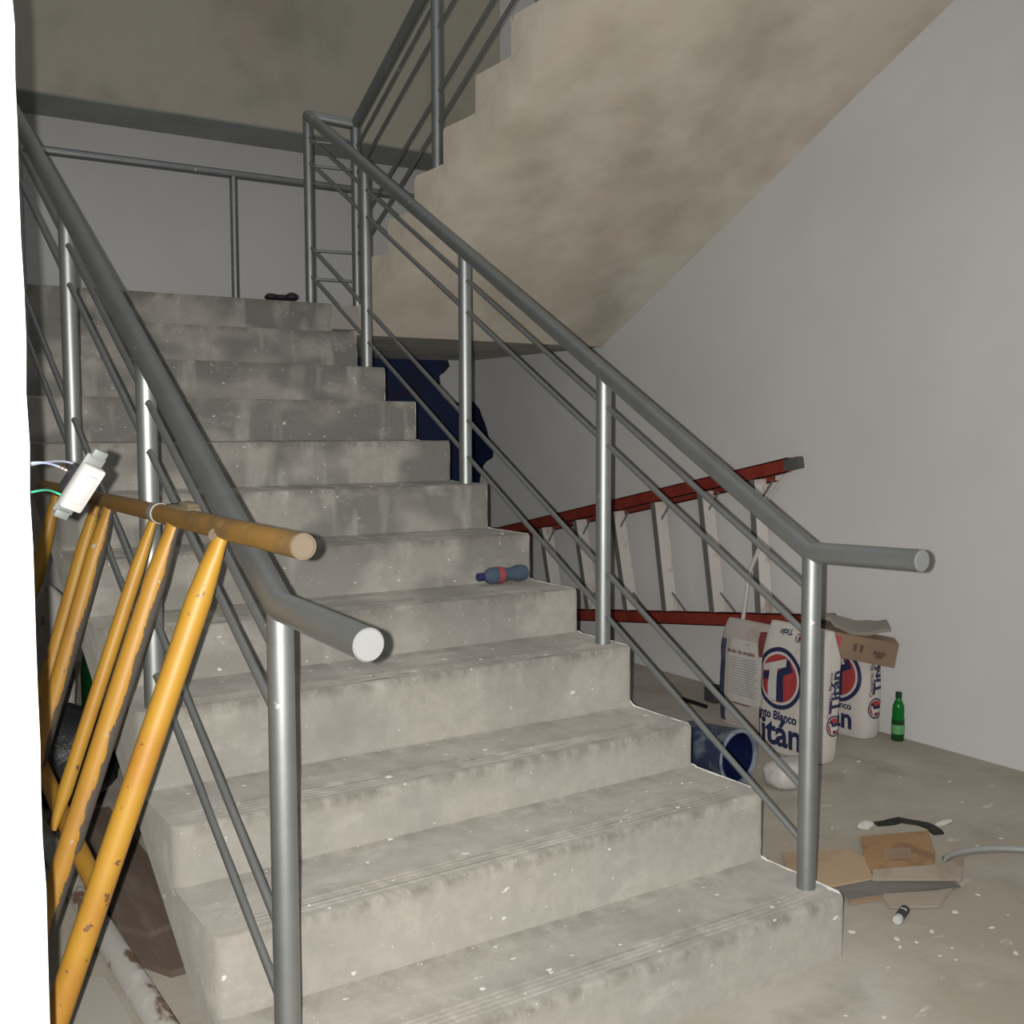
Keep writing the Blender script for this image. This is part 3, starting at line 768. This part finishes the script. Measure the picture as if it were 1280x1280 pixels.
# ------------------------------------------------------------------ green bottle by the wall
gb = thing('bottle', 'small green soda bottle standing against the right wall', 'bottle', (3.505, 1.25, 0))
c0 = V((3.505, 1.25, 0))
obj('body', lathe([(0, 0), (0, .022), (.004, .027), (.02, .0285), (.045, .0285), (.105, .0285), (.115, .0265), (.14, .027), (.165, .025), (.185, .017), (.196, .013), (.206, .0125), (.206, 0)], c0, (0, 0, 1)), 'green', gb, True)
obj('drink', lathe([(.004, .0288), (.03, .0291), (.1, .0291), (.100, .0286)], c0, (0, 0, 1)), 'green_liquid', gb, True)
obj('label_band', lathe([(.035, .0296), (.078, .0296), (.078, .0289)], c0, (0, 0, 1)), 'green_label', gb, True)
obj('cap', lathe([(.203, .0), (.203, .0145), (.226, .0145), (.229, .012), (.229, 0)], c0, (0, 0, 1)), 'green_cap', gb, True)

# ------------------------------------------------------------------ blue bucket on its side, white sack, dark block
bu = thing('bucket', 'paint-splashed blue bucket lying on its side beside the stairs', 'bucket', (2.42, 1.33, 0))
bc = V((2.425, 1.19, .118)); bax = V((-.08, 1, -.02)).normalized()
obj('body', lathe([(0, .116), (.012, .117), (.02, .113), (.27, .098), (.275, .09), (.275, 0)], bc, bax, 40), 'bucket', bu, True)
obj('rim', lathe([(.0, .116), (-.004, .112), (-.002, .101), (.006, .099), (.015, .100)], bc, bax, 40), 'bucket_rim', bu, True)
obj('inside', lathe([(.004, .100), (.2, .092), (.25, .088), (.25, 0)], bc, bax, 40), 'bucket_in', bu, True)
def blob(c, rx, ry, rz, seed, amp=.12, n=3.0, flat=True, sub=4):
    bm = bmesh.new(); bmesh.ops.create_icosphere(bm, subdivisions=sub, radius=1)
    for v in bm.verts:
        p = v.co.normalized()
        k = (abs(p.x) ** n + abs(p.y) ** n + abs(p.z) ** n) ** (-1 / n)
        k *= 1 + amp * noise.noise(p * 2.2 + V((seed, 0, 0))) + amp * .4 * noise.noise(p * 6 + V((0, seed, 0)))
        q = p * k
        z = q.z * rz
        v.co = V((c[0] + q.x * rx, c[1] + q.y * ry, max(0.0, c[2] + z) if flat else c[2] + z))
    return bm
tag(obj('sack', blob((2.60, 1.085, .052), .105, .075, .058, 3, .06, 3.2), 'lump', smooth=True), 'small full white sack lying on the floor between blue bucket and newel post', 'sack')
tag(obj('block', box((3.26, 2.20, 0), (3.35, 2.29, .085), .012), 'dark_block'), 'dark grey block on the floor left of the cement bags', 'block')
tag(obj('stick', tube([(3.17, 2.35, .012), (3.16, 2.16, .012)], .011, 8), 'black'), 'short dark stick lying beside the dark grey block', 'stick')

# ------------------------------------------------------------------ flattened carton on the floor
fc = thing('flattened_carton', 'flattened brown cardboard box on the floor by the right newel post', 'cardboard', (2.2, .35, 0))
obj('panel', slab([(2.007, 0.573, .020), (2.167, 0.425, .045), (2.152, 0.347, .050), (2.032, 0.214, .055), (1.891, 0.251, .050), (1.825, 0.358, .045)], .005), 'carton_tan', fc)
pn = obj('panel', slab([(2.370, 0.537, .012), (2.441, 0.504, .014), (2.611, 0.438, .014), (2.396, 0.256, .040), (2.257, 0.162, .055), (2.055, 0.236, .060), (2.135, 0.334, .050)], .006), 'carton_rust', fc)
obj('print', slab([(2.265, 0.357, .0475), (2.356, 0.322, .044), (2.280, 0.256, .0515), (2.181, 0.298, .054)], .003), 'carton', pn)
obj('panel', slab([(2.064, 0.243, .063), (2.265, 0.167, .060), (2.462, 0.193, .032), (2.268, 0.072, .045), (2.020, 0.208, .055)], .005), 'carton_pale', fc)
obj('gap_panel', slab([(1.898, 0.260, .045), (2.030, 0.216, .050), (2.252, 0.092, .042), (2.289, 0.086, .014), (2.199, 0.110, .014), (2.045, 0.184, .014), (1.924, 0.216, .014), (1.92, 0.25, .03)], .006), 'carton_grey', fc)  # dark grey sheet closing the gap below the raised panels
obj('panel', slab([(2.057, 0.197, .012), (2.256, 0.094, .012), (2.115, 0.039, .011), (1.987, 0.116, .011), (2.020, 0.168, .011)], .006), 'carton_pale', fc)
obj('panel', slab([(1.931, 0.228, .011), (2.041, 0.196, .011), (2.026, 0.167, .010), (1.907, 0.201, .009)], .006), 'carton', fc)

def ribbon(pts, w, th, seed):
    bm = bmesh.new(); rows = []
    for i, p in enumerate(pts):
        p = V(p); d = (V(pts[min(i + 1, len(pts) - 1)]) - V(pts[max(i - 1, 0)])).normalized(); s = V((-d.y, d.x, 0)).normalized()
        ww = w * (.5 + .7 * abs(noise.noise(V((i * .7, seed, 0))))) + .004
        z = .006 + .016 * abs(noise.noise(V((i * .9, seed, 4))))
        rows.append([bm.verts.new(q) for q in (p + s * ww + V((0, 0, z)), p - s * ww + V((0, 0, z * .6)), p - s * ww + V((0, 0, max(0, z * .6 - th))), p + s * ww + V((0, 0, max(0, z - th))))])
    for a, b in zip(rows, rows[1:]):
        for k in range(4): bm.faces.new((a[k], a[(k + 1) % 4], b[(k + 1) % 4], b[k]))
    bm.faces.new(rows[0][::-1]); bm.faces.new(rows[-1])
    return bm
tag(obj('plastic_scrap', ribbon([(2.53, .60, 0), (2.567, .585, 0), (2.60, .58, 0), (2.630, .572, 0), (2.652, .545, 0), (2.668, .52, 0), (2.672, .49, 0), (2.665, .46, 0), (2.65, .435, 0), (2.635, .41, 0)], .024, .005, 2), 'black'), 'torn black plastic scrap on the floor behind the flattened box', 'scrap')

hs = thing('hose', 'grey flexible hose on the floor at the right, beside the flattened box', 'hose', (2.6, .24, 0))
hp = bez((2.39, .215, .030), (2.46, .26, .016), (2.62, .27, .0125), (2.735, .145, .0125), 20)[:-1] + bez((2.735, .145, .0125), (2.95, -.03, .0125), (3.1, -.2, .0125), (3.2, -.5, .0125), 16)
obj('tube', tube(hp, [.003 + .0035 * i if i < 2 else (.0105 if i % 2 else .0118) for i in range(len(hp))], 14), 'hose', hs, True)

bt = thing('battery', 'dead black battery with a silver end on the floor below the flattened box', 'battery', (2.0, .085, 0))
ba = V((1.930, .045, .0145)); bd = V((2.002, .074, .0145)); bx = (bd - ba).normalized()
obj('sleeve', lathe([(.006, 0), (.006, .0142), (.074, .0142), (.074, 0)], ba - bx * .0, bx, 20), 'battery', bt, True)
obj('metal_end', lathe([(-.012, 0), (-.012, .0125), (-.009, .0138), (.007, .0140), (.007, 0)], ba, bx, 20), 'steel_end', bt, True)
sm = text_bm('S', .024, .001); up_ = (V((0, 0, 1)) * .75 + V((-.75, -.66, 0)) * .66); up_ = (up_ - bx * up_.dot(bx)).normalized(); sd = up_.cross(bx)
for v in sm.verts:
    a = v.co.y / .0147; p = ba + bx * (.048 + v.co.x)
    v.co = p + (up_ * math.cos(a) + sd * math.sin(a)) * .0148
obj('mark', sm, 'chip', bt, recalc=False)

# ------------------------------------------------------------------ bottle and black bundle on the stairs
wb = thing('bottle', 'crumpled bluish plastic bottle with red label lying on a stair tread', 'bottle', (1.48, 1.495, 5 * R))
w0 = V((1.594, 1.500, 5 * R - .006 + .033)); wa = V((-1, -.10, -.0)).normalized()
obj('body', lathe([(0, 0), (.002, .018), (.006, .028), (.02, .032), (.045, .032), (.06, .027), (.085, .0245), (.105, .027), (.125, .0315), (.165, .032), (.182, .026), (.196, .014), (.204, .0125), (.204, 0)], w0, wa, 24), 'clear_blue', wb, True)
obj('label_band', lathe([(.119, .0312), (.127, .0325), (.142, .0328), (.145, .0322)], w0, wa, 24), 'red_label', wb, True)
obj('cap', lathe([(.203, 0), (.203, .0155), (.226, .0155), (.228, .013), (.228, 0)], w0, wa, 24), 'blue_cap', wb, True)
gl = bmesh.new()
for dx, r in ((0, .022), (.05, .017), (.10, .024)):
    bmesh.ops.create_icosphere(gl, subdivisions=3, radius=1, matrix=Matrix.Translation((1.335 + dx, 3.435 - dx * .25, 12 * R + r * .8 + .002)) @ Matrix.Diagonal((.034, .03, r * .8, 1)))
tube([(1.325, 3.437, 12 * R + .016), (1.445, 3.41, 12 * R + .016)], .015, 10, gl)
for v in gl.verts: v.co += noise.noise_vector(v.co * 40) * .005
for v in gl.verts: v.co.z = max(v.co.z, 12 * R + .004)
tag(obj('rag', gl, 'black', smooth=True), 'small black rag bundled at the landing edge by the railing post', 'rag')

# ------------------------------------------------------------------ clutter left of and under the stairs
pp = thing('pipe', 'chalky grey pipe with rust patches on the floor beside the stairs, lower left', 'pipe', (-.04, 1.1, 0))
obj('tube', tube([(-.038, .35, .034), (-.05, 2.0, .034)], .034, 24), 'pipe', pp, True)
bd_ = slab([(-.33, .05, .011), (-.09, .15, .011), (-.085, .80, .011), (-.09, .98, .011), (-.16, 1.04, .011), (-.33, 1.02, .011)], .011)
tag(obj('board', bd_, 'grey_board'), 'pale grey flat board on the floor under the yellow frame', 'board')
tag(obj('board', slab([(.0, 1.02, .02), (.06, .90, .02), (.22, .90, .02), (.22, 2.3, .02), (.0, 2.3, .02)], .02), 'brown_board'), 'dark brown board on the floor nearest under the stair edge', 'board')
tag(obj('board', slab([(.0, 1.22, .038), (.06, 1.12, .038), (.16, 1.15, .038), (.19, 2.25, .038), (.0, 2.25, .038)], .018), 'brown_board'), 'brown board lying on top of the other under the stairs', 'board')
tag(obj('bin_bag', blob((.08, 2.58, .17), .24, .22, .19, 11, .10, 2.4), 'black_bag', smooth=True), 'black plastic bag slumped under the stairs behind the yellow frame', 'bag')
gj = thing('bottle', 'large dark green bottle under the stairs seen between yellow legs', 'bottle', (.37, 2.98, 0))
gc = V((.37, 2.98, 0))
obj('body', lathe([(0, 0), (0, .09), (.01, .10), (.42, .10), (.50, .085), (.58, .04), (.64, .022), (.66, .022), (.66, 0)], gc, (0, 0, 1)), 'green_liquid', gj, True)
obj('cap', lathe([(.655, 0), (.655, .026), (.69, .026), (.69, 0)], gc, (0, 0, 1)), 'green_cap', gj, True)
bs = Bag(.13, 3.02, .15, .10, .80, 21, (0, 0), .85)
sk = thing('cement_bag', 'grey dusty sack standing under the stairs at far left', 'bag', (.13, 3.02, 0))
obj('sack', bs.body(), 'bag', sk, True)
tb = bmesh.new()
for q in range(7):
    qq = flat_poly([(-.012, -.018), (.006 + .004 * (q % 2), -.018), (.006, .018), (-.010, .018)], .03); bs.wrap(qq, .02 + q * .03, .66, 0, .003)
    me = bpy.data.meshes.new('q'); qq.to_mesh(me); qq.free(); tb.from_mesh(me); bpy.data.meshes.remove(me)
obj('dark_print', tb, 'greyp', sk, recalc=False)

# ------------------------------------------------------------------ loose plaster chips
random.seed(11)
def chip(name, x, y, z, s, label, group):
    bm = bmesh.new(); n = random.randint(5, 7); a0 = random.random() * 6
    pts = []
    st_ = random.uniform(.35, 1)
    ro = random.random() * 3.14
    for i in range(n):
        t = a0 + 2 * math.pi * i / n; r = s * random.uniform(.65, 1.1)
        px, py = r * math.cos(t), r * math.sin(t) * st_
        pts.append((x + px * math.cos(ro) - py * math.sin(ro), y + px * math.sin(ro) + py * math.cos(ro), z + s * random.uniform(.18, .34)))
    slab_b = bm
    tv = [bm.verts.new(p) for p in pts]; bv = [bm.verts.new((x + (p[0] - x) * 1.08, y + (p[1] - y) * 1.08, z)) for p in pts]
    c = bm.verts.new((x, y, z + s * .4))
    for i in range(n):
        bm.faces.new((tv[i], tv[(i + 1) % n], c)); bm.faces.new((bv[i], bv[(i + 1) % n], tv[(i + 1) % n], tv[i]))
    bm.faces.new(bv[::-1])
    o = obj(name, bm, 'chip'); tag(o, label, 'plaster chip', group)
tag(obj('plaster_lump', blob((2.476, .60, .010), .034, .020, .016, 8, .25, 2.2, sub=2), 'chip', smooth=True), 'pale plaster lump on the floor behind the flattened box', 'plaster lump')
tag(obj('plaster_lump', blob((2.75, .47, .005), .05, .014, .007, 4, .25, 2.2, sub=2), 'chip', smooth=True), 'long white plaster sliver beside the black plastic scrap', 'plaster lump')
FG = 'plaster chips on the floor right of the stairs'; FLB = 'small white plaster chip on the concrete floor right of the stairs'
fl_pts = [(2.656, .272), (2.300, .034), (1.967, -.043), (1.845, -.015), (1.813, -.051), (1.875, -.058), (1.862, -.144), (1.878, -.182), (1.930, -.134), (2.134, -.123), (2.135, .0), (1.775, .084), (2.374, .668), (3.092, 1.136), (3.185, .752), (3.008, .572), (2.937, 1.080), (3.060, .897), (2.79, .27), (1.400, -.206), (1.473, -.263), (1.687, -.109), (2.05, -.25), (2.25, -.1)]
for x, y in fl_pts: chip('plaster_chip', x, y, 0, random.uniform(.005, .012), FLB, FG)
SG = 'plaster chips on the stair treads'; SLB = 'tiny white plaster chip lying on the concrete stair treads'
for k, x, u in ((1, .62, .05), (1, .80, .20), (1, 1.20, .18), (1, 1.42, .06), (1, .55, .12), (2, .45, .2), (2, .9, .15), (2, 1.15, .06), (2, 1.35, .05), (2, 1.5, .2), (3, .95, .14), (3, 1.05, .2), (3, .3, .1), (4, 1.0, .16), (4, 1.1, .1), (4, 1.22, .22), (4, .7, .08), (5, 1.50, .05), (5, 1.42, .09), (7, 1.0, .06), (7, 1.15, .07), (7, 1.3, .1), (9, .9, .05), (9, 1.25, .05), (9, 1.4, .04), (6, 1.55, .06), (6, .6, .05)):
    chip('plaster_chip', x, (k - 1) * T + u, k * R + dz(k, x), random.uniform(.004, .009), SLB, SG)

# ------------------------------------------------------------------ camera, flash, ambient
cam = bpy.data.cameras.new('camera'); co = bpy.data.objects.new('camera', cam); COL.objects.link(co)
yaw, pitch, roll, f = 0.5779, -0.0767, -0.0026, 1357.27
CP = V((-0.6956, -1.9173, 1.4486))
F = V((math.sin(yaw) * math.cos(pitch), math.cos(yaw) * math.cos(pitch), math.sin(pitch)))
r0 = V((math.cos(yaw), -math.sin(yaw), 0)); u0 = r0.cross(F)
rx = r0 * math.cos(roll) + u0 * math.sin(roll); ux = -r0 * math.sin(roll) + u0 * math.cos(roll)
Mx = Matrix((rx, ux, -F)).transposed().to_4x4(); Mx.translation = CP
co.matrix_world = Mx
cam.sensor_width = 36; cam.lens = 36 * f / 1280; cam.clip_start = .02
S.camera = co

lt = bpy.data.lights.new('phone_flash', 'SPOT'); lo = bpy.data.objects.new('phone_flash', lt); COL.objects.link(lo)
lt.energy = 435; lt.spot_size = math.radians(125); lt.spot_blend = 1.0; lt.shadow_soft_size = .006; lt.color = (1.0, .975, .93)
Lm = Mx.copy(); Lm.translation = CP - rx * .032 + ux * .004; lo.matrix_world = Lm

w = bpy.data.worlds.new('World'); S.world = w; w.use_nodes = True
bg = w.node_tree.nodes['Background']; bg.inputs[0].default_value = (.93, .97, 1.0, 1); bg.inputs[1].default_value = .36
S.view_settings.view_transform = 'Standard'; S.view_settings.look = 'None'; S.view_settings.gamma = 1.0
S.view_settings.use_curve_mapping = False; S.view_settings.exposure = 0.0
